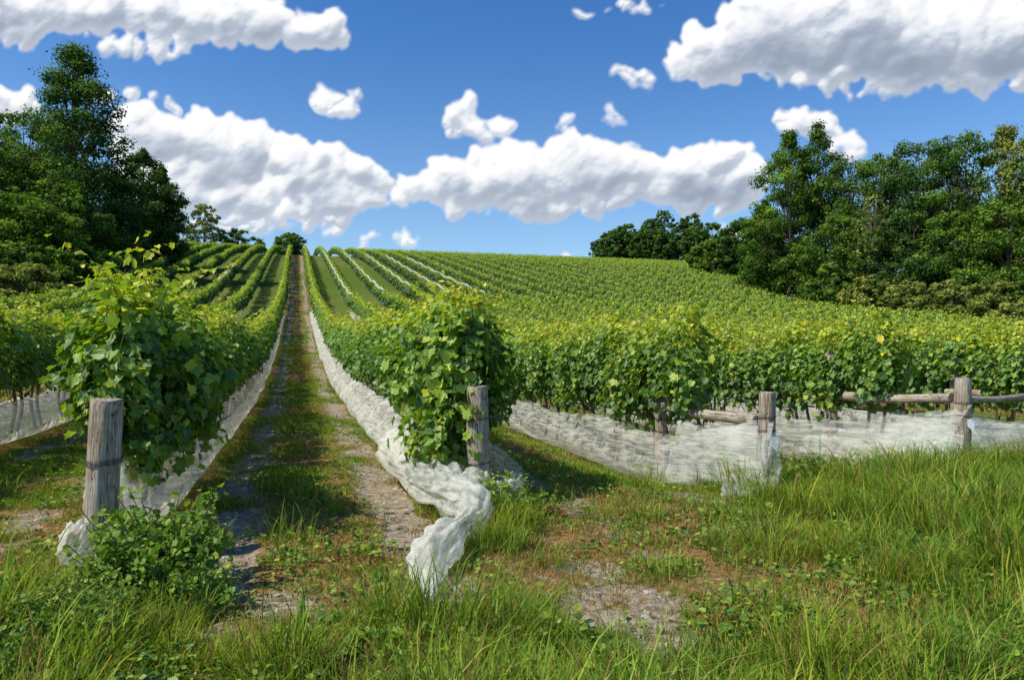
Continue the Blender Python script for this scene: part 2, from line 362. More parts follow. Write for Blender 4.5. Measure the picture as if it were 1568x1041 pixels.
def tmax(s): return 68 if s < 95 else 68+(s-95)*.5
UA = math.atan2(U[1], U[0])
for k in sorted(row_t):
    t = row_t[k]; s = row_s[k]+{1: .55, 2: .35, 3: 1.3, 4: 1.1}.get(k, .9)
    pts = []; rot = []; scl = []; vid = []
    while s < 262:
        x, y = xy(s, t); d = math.hypot(x, y)
        L, base, cnt = (1.5, 0, 6) if d < 26 else (2.0, 6, 5) if d < 66 else (3.0, 11, 4)
        ok = (t < tmax(s)) and (t > -21 or s > 92-(t+21)*2.0) and t > -42
        if ok:
            z = float(terrain(x, y)); x2, y2 = xy(s+L, t); z2 = float(terrain(x2, y2))
            fl = rng.rand() > .5
            near = k >= 3 and d < 34
            hs = (1.0+.12*(rng.rand()-.5))*(1.05 if k in (1, 2) else 1.10 if k in (0, -1) and d < 30 else 1.19 if near else 1.02)
            pit = math.atan2(z2-z, L)
            wd = (1.0+.3*rng.rand()) if d < 40 else (.9+.2*rng.rand()) if d < 66 else (.95 if t < 24 else .66)+.2*rng.rand()
            if not fl: pts.append((x, y, z)); rot.append((0, -pit, UA))
            else: pts.append((x2, y2, z2)); rot.append((0, pit, UA+math.pi))
            scl.append((1.04, wd, hs)); vid.append(base+rng.randint(cnt))
            if d < 45:
                for _ in range(2):
                    if rng.rand() < .5:
                        qs = s+rng.rand()*L; qx, qy = xy(qs, t+rng.normal(0, .12)); pts.append((qx, qy, float(terrain(qx, qy))+1.9*hs)); rot.append((0, 0, rng.rand()*6.28)); q = .6+.4*rng.rand(); scl.append((q, q, q)); vid.append(15+rng.randint(4))
        s += L
    ex = []
    if k == 1: ex = [(.35, -.05, 1.95, 15, 1.2), (.8, .15, 1.95, 16, 1.1), (1.2, .0, 1.9, 17, 1.0), (.85, .35, 1.5, 19, .9), (1.4, .4, 1.3, 20, 1.), (.6, .15, 1.85, 20, 1.0), (1.2, .35, 1.75, 19, 1.2), (2.0, .3, 1.6, 20, 1.1), (.5, -.1, 1.6, 19, .8), (.7, .2, 1.0, 20, .7)]
    if k == 2: ex = [(.3, -.1, 1.85, 15, 1.2), (.7, .0, 1.9, 16, 1.1), (1.1, -.25, 1.85, 17, 1.0), (1.7, .1, 1.9, 18, 1.0), (1.3, .3, 1.8, 17, 1.),
                     (.25, -.35, .90, 19, 1.), (.65, -.42, .95, 20, .95), (.4, -.1, 1.6, 19, 1.15), (.3, -.1, 2.0, 20, .9), (.5, -.4, 1.5, 20, 1.2), (1.3, -.45, 1.7, 19, 1.1), (2.2, -.4, 1.6, 20, 1.), (.35, .2, 1.3, 19, .6), (.9, -.2, 2.05, 20, 1.1), (.2, -.25, 1.25, 20, 1.0), (1.0, .35, 1.6, 19, 1.0)]
    for (ds, dt, dz, v, sc) in ex:
        qx, qy = xy(row_s[k]+ds, t+dt); pts.append((qx, qy, float(terrain(qx, qy))+dz)); rot.append((0, 0, rng.rand()*6)); scl.append((sc,)*3); vid.append(v)
    if k <= 5 and k != 2:
        for j in range(5 if k not in (3, 4) else 8):
            qx, qy = xy(row_s[k]+(.9+.5*j if k not in (3, 4) else 1.5+.95*j), t+rng.normal(0, .15)-.2*(k > 2)); pts.append((qx, qy, float(terrain(qx, qy))+(1.2 if k < 3 else 1.7)+rng.rand()*.5)); rot.append((0, 0, rng.rand()*6)); scl.append((.6+.5*rng.rand(),)*3); vid.append(19+j % 2)
    if pts: scatter('vine_row', pts, rot, scl, vid, hc)

# ------------------------------------------------------------ netting
prof = np.array([(.16, .86), (.28, .80), (.40, .68), (.50, .54), (.56, .40), (.56, .27), (.48, .16), (.34, .10), (.2, .13), (.08, .2)])
def net_strip(mb, t, s0, s1, sign, step, zs=.85, wide=1., pinch=True, z0=0., fold=1., mat=0):
    ss = np.arange(s0, s1, step); m_ = len(prof)*2-1
    qi = np.linspace(0, len(prof)-1, m_)
    py = np.interp(qi, np.arange(len(prof)), prof[:, 0]); pz = np.interp(qi, np.arange(len(prof)), prof[:, 1])
    S, Q = np.meshgrid(ss, np.arange(m_), indexing='ij')
    sag = .20*(fbm(S*.6, S*0+t, 3)-.5)
    fl = (.20*(fbm(S*.7+Q*.16, Q*.25+t, 5, 2)-.5)+.012*np.sin(S*3+Q*1.5+5*vn(S*.7, Q*.1, 2)))*fold
    lat = (py[None]*wide+fl)
    if pinch: lat = lat*sstep(-.3, 1.6, S-s0)+.09*(1-sstep(0, .6, S-s0))
    zz = z0+(pz[None]*zs)+sag*pz[None]*2+.5*fl
    x, y = xy(S, t+sign*lat); z = terrain(x, y)+np.maximum(zz, .03)
    n0 = S.shape; I = np.arange(n0[0]*n0[1]).reshape(n0)
    mb.add(np.stack([x, y, z], -1).reshape(-1, 3), np.stack([I[:-1, :-1], I[1:, :-1], I[1:, 1:], I[:-1, 1:]], -1).reshape(-1, 4), 0, mat)
for k in (0, 1, 2, 3, 4, 5):
    mb = MB(); s0 = row_s[k]
    for sg in (-1, 1):
        w = {1: .75, 2: 1.2}.get(k, .85)
        net_strip(mb, row_t[k], s0-.02+(.5 if k == 2 else 0), 34, sg, .07, {1: .82, 2: .86, 3: 1.0}.get(k, .92), w, k != 2, z0=-.03, fold=.7 if k > 2 else 1., mat=0 if (k in (0, 1) and sg == 1) or (k in (2,) and sg == -1) else 1)
        net_strip(mb, row_t[k], 34, 75, sg, .4, .8, w, False)
    mb.build('bird_netting', [net, net_thin], smooth=True)
for k in (3, 4, 5, 6, 7, -1):
    mb = MB(); t = row_t[k]
    a0, a1 = (74, 165) if k > 0 else (75, 120)
    ss = np.arange(a0+(k % 3)*8, a1-abs(k)*3, .5); hz_ = 2.2+.12*np.sin(ss*.7)+.12*fbm(ss*.9, ss*0+k, 3)
    x, y = xy(ss, t-.25 if k > 0 else t+.1); z = terrain(x, y)+hz_
    mb.tube(np.stack([x, y, z], -1), np.clip(.05+.18*fbm(ss*.35, ss*0+k, 2)*(.4+.6*rng.rand(len(ss))), .02, 1), 6)
    mb.build('rolled_netting', [net], smooth=True)

def cloth_tube(mb, path, ra, rb, n=90, sides=40, seed=0):
    path = np.array(path, float); q = np.linspace(0, 1, len(path)); u = np.linspace(0, 1, n)
    def cr(c):
        v = np.interp(u, q, c); kk = np.hanning(9); kk /= kk.sum(); return np.convolve(np.pad(v, 4, mode='edge'), kk, 'valid')
    P_ = np.stack([cr(path[:, c]) for c in range(3)], -1); A_ = cr(np.array(ra)); B_ = cr(np.array(rb))
    d = np.gradient(P_, axis=0); d /= np.linalg.norm(d, axis=1)[:, None]
    a_ = np.cross(d, [0, 0, 1]); a_ /= np.linalg.norm(a_, axis=1)[:, None]; b_ = np.cross(a_, d)
    th = np.arange(sides+1)*2*np.pi/sides
    UU, TT = np.meshgrid(u, th, indexing='ij')
    w = 1+.13*np.sin(TT*9+seed+3*np.sin(UU*6))+.7*(fbm(UU*9+seed, 3+2*np.cos(TT), 7, 3)-.5)+.45*(np.abs(fbm(UU*14, 5*np.sin(TT)+seed, 9, 2)-.5)*2-.25)
    v = P_[:, None]+a_[:, None]*(A_[:, None]*w*np.cos(TT))[..., None]+b_[:, None]*(B_[:, None]*w*np.sin(TT))[..., None]
    v = v.reshape(-1, 3); g_ = terrain(v[:, 0], v[:, 1])+.012; v[:, 2] = np.maximum(v[:, 2], g_+.03*(fbm(v[:, 0]*20, v[:, 1]*20, 1)))
    I = np.arange(n*(sides+1)).reshape(n, sides+1)
    mb.add(v, np.stack([I[:-1, :-1], I[1:, :-1], I[1:, 1:], I[:-1, 1:]], -1).reshape(-1, 4))
def cloth_patch(mb, A, B, C, D, amp=.05, n=40, seed=0):
    A, B, C, D = [np.array(q, float) for q in (A, B, C, D)]
    u, v = np.meshgrid(np.linspace(0, 1, n), np.linspace(0, 1, n), indexing='ij')
    P_ = (A*(1-u)[..., None]+B*u[..., None])*(1-v)[..., None]+(D*(1-u)[..., None]+C*u[..., None])*v[..., None]
    w = amp*(fbm(u*4+seed, v*2.5, 3, 3)-.5)*2+amp*.35*np.sin(v*16+5*vn(v*2, u*2, seed))*sstep(0, .3, u)
    P_ = P_+w[..., None]*np.array([.35, -.8, .3])
    P_[..., 2] -= (.12*np.sin(u*np.pi)*(1-v)+.05*np.sin(u*9+seed)*v)*np.linalg.norm(B-A)*.5
    P_ = P_.reshape(-1, 3); P_[:, 2] = np.maximum(P_[:, 2], terrain(P_[:, 0], P_[:, 1])+.015)
    I = np.arange(n*n).reshape(n, n)
    mb.add(P_, np.stack([I[:-1, :-1], I[1:, :-1], I[1:, 1:], I[:-1, 1:]], -1).reshape(-1, 4))
def tz(x, y, h): return (x, y, float(terrain(x, y))+h)
mb = MB()
cloth_tube(mb, [tz(-1.40, 9.4, .42), tz(-1.12, 8.6, .36), tz(-.86, 7.95, .30), tz(-.66, 7.5, .25), tz(-.50, 7.25, .22), tz(-.34, 7.0, .19), tz(-.36, 6.7, .14), tz(-.46, 6.4, .14), tz(-.56, 5.95, .16), tz(-.62, 5.55, .12), tz(-.60, 5.25, .05), tz(-.55, 5.0, .05), tz(-.54, 4.87, .03)],
           [.30, .28, .24, .20, .20, .19, .12, .07, .15, .17, .08, .03, .045], [.28, .26, .22, .18, .19, .17, .12, .08, .15, .15, .07, .03, .04], 170, 56, 3)
cloth_tube(mb, [tz(-.6, 7.7, .20), tz(-.38, 7.55, .22), tz(-.2, 7.6, .17), tz(0.0, 7.85, .17), tz(0.02, 8.3, .25)], [.14, .17, .14, .12, .08], [.14, .19, .13, .11, .08], 60, 40, 9)
mb.build('bunched_netting', [net], smooth=True)
mb = MB()
cloth_patch(mb, tz(3.24, 8.95, .34), tz(2.65, 9.3, .25), tz(2.35, 8.3, .05), tz(3.0, 8.5, .05), .05, 36, 2)
cloth_patch(mb, tz(3.22, 8.93, .78), tz(2.95, 8.87, .70), tz(2.90, 8.8, .05), tz(3.27, 8.9, .05), .03, 30, 5)
cloth_patch(mb, tz(3.15, 8.92, .88), tz(2.3, 10.3, .98), tz(2.1, 10.2, .15), tz(3.0, 8.85, .10), .06, 44, 12)
mb.build('netting_flap', [net_thin], smooth=True)
mb = MB()
cloth_patch(mb, tz(6.74, 10.86, 1.06), tz(5.0, 12.0, 1.04), tz(4.6, 12.3, .45), tz(6.3, 10.86, .35), .09, 60, 3)
cloth_patch(mb, tz(6.6, 10.84, .7), tz(6.0, 11.0, .55), tz(6.05, 10.35, .03), tz(6.2, 10.35, .05), .05, 36, 8)
cloth_patch(mb, tz(6.72, 10.88, .95), tz(8.3, 12.0, .85), tz(8.5, 12.2, .35), tz(6.9, 10.9, .42), .07, 44, 4)
cloth_patch(mb, tz(10.2, 13.3, .9), tz(8.6, 14.0, .95), tz(8.3, 14.2, .35), tz(10.0, 13.3, .2), .06, 40, 6)
mb.build('netting_flap', [net_thin], smooth=True)
mb = MB()
cloth_patch(mb, tz(6.5, 11.2, 1.05), tz(5.75, 13.0, 1.2), tz(5.75, 13.0, .25), tz(6.5, 11.2, .2), .04, 30, 6)
mb.build('netting_panel', [net_thin], smooth=True)
mb = MB()
cloth_tube(mb, [tz(-3.45, 5.82, .20), tz(-3.38, 5.72, .16), tz(-3.32, 5.70, .13), tz(-3.20, 5.80, .14)], [.05, .10, .09, .04], [.13, .20, .20, .06], 30, 30, 1)
mb.build('bunched_netting', [net], smooth=True)

# ------------------------------------------------------------ posts & rails
def post(name, x, y, h, r, tx=0., ty=0., tag=None, seed=0, wires=(.75, .62)):
    mb = MB(); n = 40; sides = 28
    zz = np.linspace(-.3, h, n); th = np.arange(sides)*2*np.pi/sides
    Z, T = np.meshgrid(zz, th, indexing='ij')
    rr = r*(1.04-.10*(Z/h))*(1+.10*(fbm(2+np.cos(T)*1.3+seed, Z*1.2+np.sin(T)*1.3, 3)-.5)*2+.05*(vn(T*5+seed, Z*.8, 4)-.5))
    crk = .12*np.exp(-((T-4.5+.25*np.sin(Z*3+seed))/.07)**2)+.10*np.exp(-((T-5.4+.15*np.sin(Z*2))/.06)**2); rr = rr*(1-crk)
    rr[-1] *= .93; V = np.stack([rr*np.cos(T), rr*np.sin(T), Z+np.where(Z == zz[-1], .008*np.sin(T*2+seed), 0)], -1)
    i = np.arange(n-1)[:, None]*sides; j = np.arange(sides)[None]; j2 = (j+1) % sides
    mb.add(V.reshape(-1, 3), np.stack([i+j, i+j2, i+sides+j2, i+sides+j], -1).reshape(-1, 4))
    top = V[-1]; mb.add(np.concatenate([top, top*[.55, .55, 1]+[0, 0, .006]]), np.stack([np.arange(sides), (np.arange(sides)+1) % sides, (np.arange(sides)+1) % sides+sides, np.arange(sides)+sides], -1))
    mb.add(top*[.55, .55, 1]+[0, 0, .006], np.arange(sides)[None])
    for w in wires:
        for dz in (0, .012):
            a_ = np.linspace(0, 6.283, 25); mb.tube(np.stack([(r*1.08)*np.cos(a_), (r*1.08)*np.sin(a_), h*w+dz+.01*np.sin(a_+seed)], -1), .0028, 5, 0, 1)
    if tag:
        tz0, tx0 = tag; c = [(tx0, -r*1.25, tz0), (tx0+.07, -r*1.2, tz0+.01), (tx0+.075, -r*1.3, tz0-.1), (tx0+.05, -r*1.4, tz0-.14), (tx0+.0, -r*1.35, tz0-.1)]
        mb.add(np.array(c), [[0, 1, 2, 3, 4]], 0, 2); c2 = np.array(c)+[-.03, .012, .03]; mb.add(c2, [[0, 1, 2, 3, 4]], 0, 2)
    ob = mb.build(name, [wood, wire_m, tag_m], smooth=False)
    for p_ in ob.data.polygons: p_.use_smooth = p_.material_index == 0 and len(p_.vertices) == 4 and p_.center.z < h-.02
    ob.location = (x, y, float(terrain(x, y))); ob.rotation_euler = (tx, ty, 0); return ob
def hz(x, y, ztop): return ztop-float(terrain(x, y))
post('fence_post', -3.3, 5.93, hz(-3.3, 5.93, 1.30), .122, .0, .045, seed=1, wires=(.62, .6))
post('fence_post', -.36, 8.0, hz(-.36, 8, 1.30), .122, 0, -.01, seed=2, wires=(.72, .35))
post('fence_post', 3.1, 9.08, hz(3.1, 9.08, 1.17), .105, 0, .03, tag=(.68, .03), seed=3)
post('fence_post', 6.66, 11.0, hz(6.66, 11, 1.27), .12, 0, .03, tag=(.85, .02), seed=4)
post('fence_post', 2.26, 11.25, hz(2.26, 11.25, 1.0), .09, seed=5)
post('fence_post', 5.72, 13.2, hz(5.72, 13.2, 1.64), .095, 0, -.02, seed=6)
post('fence_post', 9.25, 15.4, hz(9.25, 15.4, 1.54), .10, 0, -.02, seed=7)
post('fence_post', 10.25, 13.3, hz(10.25, 13.3, 1.2), .11, seed=8)
post('fence_post', -3.95, 8.2, 1.7, .08, seed=9)
post('fence_post', -1.0, 10.25, 1.6, .08, seed=10)
def rail(a_, b_, r=.055, seed=0):
    a_ = Vector(a_); b_ = Vector(b_); L = (b_-a_).length
    mb = MB(); n = 24; sides = 14; zz = np.linspace(0, L, n); th = np.arange(sides)*2*np.pi/sides
    Z, T = np.meshgrid(zz, th, indexing='ij'); rr = r*(1+.3*(fbm(Z*2+seed, 2+np.cos(T), 4)-.5)); rr[0] *= .9; rr[-1] *= .9
    V = np.stack([rr*np.cos(T)+.02*np.sin(Z*2+seed), rr*np.sin(T)+.015*np.cos(Z*2.7), Z], -1)
    i = np.arange(n-1)[:, None]*sides; j = np.arange(sides)[None]; j2 = (j+1) % sides
    mb.add(V.reshape(-1, 3), np.stack([i+j, i+j2, i+sides+j2, i+sides+j], -1).reshape(-1, 4)); mb.add(V[0], np.arange(sides)[::-1][None]); mb.add(V[-1], np.arange(sides)[None])
    ob = mb.build('wooden_rail', [wood], smooth=True)
    ob.rotation_mode = 'QUATERNION'; ob.rotation_quaternion = (b_-a_).to_track_quat('Z', 'Y'); ob.location = a_
rail((3.05, 9.2, .80), (2.15, 11.4, .86), .072, 1)
rail((6.6, 11.12, .95), (5.6, 13.4, .86), .072, 2)
rail((10.2, 13.42, .86), (9.1, 15.5, .80), .072, 3)
rail((6.75, 11.1, .93), (10.1, 13.2, .92), .05, 6)
rail((-.40, 8.12, .92), (-1.05, 10.3, .95), .05, 4)
rail((-3.36, 6.05, .92), (-3.98, 8.3, .95), .05, 5)
for k in range(0, 6):
    mb = MB()
    for h in (.9, 1.25):
        ss = np.linspace(row_s[k], 40, 30); x, y = xy(ss, row_t[k]); mb.tube(np.stack([x, y, terrain(x, y)+h+0*ss], -1), .002, 4)
    mb.build('trellis_wire', [wire_m])

# ------------------------------------------------------------ grass and weeds
gc = bpy.data.collections.new('grass_tufts')
BV = [(-1, 0, 0), (1, 0, 0), (.85, .10, .42), (-.85, .10, .42), (.6, .32, .78), (-.6, .32, .78), (0.0, .62, .98)]
BF = [(0, 1, 2, 3), (3, 2, 4, 5), (5, 4, 6)]
def tuft(name, n, rad, h, w, lean, mat, seed, mix=None):
    r = np.random.RandomState(seed); mb = MB()
    a_ = r.rand(n)*6.283; rr = rad*np.sqrt(r.rand(n)); pos = np.stack([rr*np.cos(a_), rr*np.sin(a_), np.full(n, -.01)], -1)
    yaw = a_+r.normal(0, 1.0, n)
    hh = h*(.35+.85*r.rand(n)); ll = lean*(.2+r.rand(n)*1.3)
    R = np.zeros((n, 3, 3)); R[:, 0, 0] = np.sin(yaw); R[:, 1, 0] = -np.cos(yaw); R[:, 0, 1] = np.cos(yaw); R[:, 1, 1] = np.sin(yaw); R[:, 2, 2] = 1
    sc = np.stack([w*(.5+.8*r.rand(n)), hh*ll, hh], -1); at = np.clip(r.normal(.42, .27, n), 0, 1)
    nd = int(n*.16) if mix else 0
    mb.templ(BV, BF, pos[nd:], R[nd:], sc[nd:], at[nd:])
    if nd: mb.templ(BV, BF, pos[:nd], R[:nd], sc[:nd]*.9, at[:nd], 1)
    mb.build(name, [mat]+([mix] if mix else []), coll=gc)
for i in range(4): tuft('a_short_%d' % i, 52, .14, .060, .0028, 1.3, grass_green, 10+i, grass_dry)
for i in range(3): tuft('b_tall_%d' % i, 75, .13, .21, .0028, 1.3, grass_green, 20+i, grass_dry)
for i in range(3): tuft('c_dry_%d' % i, 40, .15, .04, .0026, 1.7, grass_dry, 30+i)
for i in range(3):
    r = np.random.RandomState(40+i); mb = MB(); n = 26
    a_ = r.rand(n)*6.28; rr = .12*np.sqrt(r.rand(n)); pos = np.stack([rr*np.cos(a_), rr*np.sin(a_), .01+.04*r.rand(n)], -1)
    mb.templ(MV, MF, pos, frames(rv(r, n)*.4+[0, 0, 1], np.stack([np.cos(a_), np.sin(a_), .2+0*a_], -1)), .028*(.5+.9*r.rand(n)), r.rand(n))
    mb.build('d_weed_%d' % i, [weed_leaf], coll=gc)
for i in range(2):
    r = np.random.RandomState(50+i); mb = MB()
    for j in range(9):
        a_ = r.rand()*6.28; h = .25+.25*r.rand(); q = np.linspace(0, 1, 6); b0 = r.normal(0, .06, 2)
        P_ = np.stack([b0[0]+.25*np.cos(a_)*q**1.5, b0[1]+.25*np.sin(a_)*q**1.5, h*q], -1); mb.tube(P_, .003, 3, .4, 1)
        n = 30; u = .15+.85*r.rand(n); pos = np.stack([np.interp(u, q, P_[:, c]) for c in range(3)], -1)+r.normal(0, .02, (n, 3))
        mb.templ(MV, MF, pos, frames(rv(r, n)*.6+[0, 0, .7], rv(r, n)), .036*(.5+.9*r.rand(n)), np.clip(.3+.6*u*r.rand(n)+.1, 0, 1))
    mb.build('e_weed_%d' % i, [weed_leaf, stem_m], coll=gc)
NC = 42000
uu = rng.rand(NC); d0, d1, e_ = 2.6, 48., .68
dd = (d0**e_+uu*(d1**e_-d0**e_))**(1/e_); ra = rng.uniform(-.85, .85, NC); gx = ra*dd; gy = dd
di_, dr_, lu_ = masks(gx, gy); cl = fbm(gx*1.3, gy*1.3, 61)
keep = rng.rand(NC) > di_*1.25
keep &= ~((cl < .42) & (rng.rand(NC) < .55*(1-.6*lu_)))
gx, gy, dd, di_, dr_, lu_, cl = [q[keep] for q in (gx, gy, dd, di_, dr_, lu_, cl)]
n = len(gx); rr = rng.rand(n); s__, _t = st(gx, gy)
vid = rng.randint(0, 4, n); tall = rr < (.02+.28*lu_*sstep(.46, .60, cl)); vid = np.where(tall, 4+rng.randint(0, 3, n), vid)
vid = np.where(rng.rand(n) < dr_*.75, 7+rng.randint(0, 3, n), vid)
vid = np.where((rng.rand(n) < .13) & (dd < 16), 10+rng.randint(0, 3, n), vid)
sc = (.6+.75*rng.rand(n))*(1+dd/30)*(1+.5*lu_)*(.55+.85*cl)*(1-.1*sstep(6, 9, s__))
rot = np.stack([rng.normal(0, .1, n), rng.normal(0, .1, n), rng.rand(n)*6.283], -1)
scatter('grass', np.stack([gx, gy, terrain(gx, gy)-.035*di_], -1), rot, np.stack([sc]*3, -1), vid, gc)
pp = []; vv = []; ss_ = []
def clump(cx, cy, rad, n, v, s):
    for _ in range(int(n)):
        a_ = rng.rand()*6.28; q = rad*math.sqrt(rng.rand()); pp.append((cx+q*math.cos(a_), cy+q*math.sin(a_))); vv.append(v[rng.randint(len(v))]); ss_.append(s*(.6+.8*rng.rand()))
for c in [(-.05, 7.0, .28, 18, 1.15), (-.12, 6.3, .22, 12, 1.), (3.1, 8.0, .5, 30, 1.0), (3.9, 8.7, .6, 34, 1.05), (4.8, 9.2, .7, 36, 1.1), (2.0, 6.2, .4, 14, .9), (2.9, 5.8, .5, 22, 1.0), (4.2, 7.0, .9, 46, 1.1), (6.2, 9.0, .8, 50, 1.1), (7.4, 10.0, .6, 50, 1.5),
          (5.4, 8.2, .7, 36, 1.1), (3.4, 4.6, .4, 14, .7), (.1, 4.5, .25, 8, .7), (-3.7, 5.1, .5, 12, .8), (-2.4, 4.6, .4, 8, .7), (-.45, 8.0, .3, 10, .8), (8.2, 10.8, .7, 46, 1.4), (-2.7, 6.3, .3, 8, .8), (1.5, 4.2, .3, 6, .6), (5.6, 6.6, .7, 26, 1.0), (-.3, 4.2, .35, 10, .65), (-1.1, 4.2, .3, 8, .6), (.4, 8.4, .3, 10, .9)]:
    clump(*c[:4], [4, 5, 6], c[4])
for c in [(-2.5, 5.3, .26, 24, 1.05), (-2.7, 4.6, .35, 20, .55), (-3.5, 4.6, .35, 14, .5), (-2.8, 4.0, .5, 28, .6), (-2.1, 4.9, .2, 6, .7), (3.6, 10.2, .3, 6, .9), (0.3, 7.2, .3, 4, .6), (-.1, 7.5, .15, 5, .9), (4.2, 10.5, .4, 8, .9)]:
    clump(*c[:4], [13, 14], c[4])
pp = np.array(pp); n = len(pp)
scatter('tall_grass_and_weeds', np.stack([pp[:, 0], pp[:, 1], terrain(pp[:, 0], pp[:, 1])], -1), np.stack([rng.normal(0, .12, n), rng.normal(0, .12, n), rng.rand(n)*6.28], -1), np.repeat(np.array(ss_)[:, None], 3, 1), vv, gc)
sc_c = bpy.data.collections.new('stones')
soil_stone = plain('stone', (.40, .35, .28), .9)
import bmesh
for i in range(4):
    bm = bmesh.new(); bmesh.ops.create_icosphere(bm, subdivisions=2, radius=1)
    for v in bm.verts:
        q = v.co; f = .75+.5*float(fbm(q.x*1.5+i*4, q.y*1.5+q.z*1.3, i)); v.co = Vector((q.x*f*1.2, q.y*f, q.z*f*.55))
    me = bpy.data.meshes.new('stone_%d' % i); bm.to_mesh(me); bm.free(); me.materials.append(soil_stone)
    sc_c.objects.link(bpy.data.objects.new('stone_%d' % i, me))
n = 16000; uu = rng.rand(n); dd = (2.6**.7+uu*(26**.7-2.6**.7))**(1/.7); gx = rng.uniform(-.85, .85, n)*dd; gy = dd
a1, _, _ = masks(gx, gy); kp = rng.rand(n) < a1*.9; gx, gy = gx[kp], gy[kp]; n = len(gx)
s_ = .006+.035*rng.rand(n)**4
scatter('loose_stones', np.stack([gx, gy, terrain(gx, gy)-.03], -1), np.stack([0*gx, 0*gx, rng.rand(n)*6.28], -1), np.stack([s_]*3, -1), rng.randint(0, 4, n), sc_c)

# ------------------------------------------------------------ trees
QV = [(-.5, 0, 0), (0, -.35, .08), (.5, 0, 0), (0, .6, .05)]
QF = [(0, 1, 2, 3)]
def tree_into(mb, H, R, kind, seed, nleaf=14000, leaf=.36, org=(0, 0, 0)):
    r = np.random.RandomState(seed); org = np.array(org, float)
    def prof_(h):
        if kind == 'cone': return (1-h)**.7*np.clip(h/.08, .35, 1)
        if kind == 'column': return np.sin(np.clip(.12+h*.95, 0, 1)*np.pi)**.45*np.where(h > .75, 1-(h-.75)*1.9, 1)
        if kind == 'shrub': return np.sqrt(np.clip(1-h**2, 0, 1))
        return np.sqrt(np.clip(1-((h-.42)/.6)**2, 0.02, 1))
    h0 = {'shrub': .0, 'cone': .04, 'column': .06}.get(kind, .10)
    nc = {'shrub': 70, 'cone': 230}.get(kind, 180)
    hh = r.rand(nc)**.9; az = r.rand(nc)*6.283
    lob = 1+.22*np.sin(az*2+seed)*np.sin(hh*9+seed)+.16*np.sin(az*5+hh*17+seed*2)
    rad = R*prof_(hh)*(.35+.65*np.sqrt(r.rand(nc)))*lob
    C = np.stack([rad*np.cos(az), rad*np.sin(az), H*(h0+(1-h0)*hh*.97)], -1)
    cr = (R*.15+.032*H)*(.55+.85*r.rand(nc))*(1-.45*hh)
    if kind == 'sparse': cr *= .7
    cb = r.normal(0, .17, nc)
    w = cr**2; k = r.choice(nc, nleaf, p=w/w.sum())
    dv = rv(r, nleaf); dv /= np.linalg.norm(dv, axis=1)[:, None]; dv[:, 2] = dv[:, 2]*.9+.12
    q = (.35+.75*r.rand(nleaf)**.6)*(1+.35*np.sin(dv[:, 0]*5+k)*np.sin(dv[:, 1]*5+k*2))
    pos = C[k]+dv*(cr[k]*q)[:, None]*[1, 1, .72]; pos[:, 2] = np.maximum(pos[:, 2], .1)
    nrm = dv*1.1+rv(r, nleaf)*.45+[0, 0, .45]
    at = np.clip(.42+cb[k]+r.normal(0, .16, nleaf)+.25*dv[:, 2]+.12*(hh[k]-.5), 0, 1)  # random tone, plus painted top light: upper leaves of each clump coloured lighter
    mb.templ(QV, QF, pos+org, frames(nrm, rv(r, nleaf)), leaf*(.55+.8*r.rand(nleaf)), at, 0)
    zt = np.linspace(-.5, H*.9, 10); tr = max(.12, R*.05)
    mb.tube(np.stack([.15*np.sin(zt*.4+seed), .15*np.cos(zt*.3), zt], -1)+org, np.linspace(tr*1.3, .04, 10), 7, 0, 1)
    for c in C[::4]:
        z0 = c[2]*.62; q_ = np.linspace(0, 1, 5)[:, None]
        P_ = np.array([0, 0, z0])*(1-q_)+c*q_+np.array([0, 0, .06*H])*np.sin(q_*3.14)*.4
        mb.tube(P_+org, np.linspace(tr*.38, .025, 5), 5, 0, 1)
def tree(name, X, Y, ztop, R, kind, mat, seed, nleaf=14000, leaf=.36):
    g_ = float(terrain(X, Y)); mb = MB(); tree_into(mb, ztop-g_, R, kind, seed, nleaf, leaf)
    ob = mb.build(name, [mat, bark]); ob.location = (X, Y, g_); return ob
D, G, O, Pm = tree_leaf_dark, tree_leaf, tree_leaf_olive, tree_leaf_pale
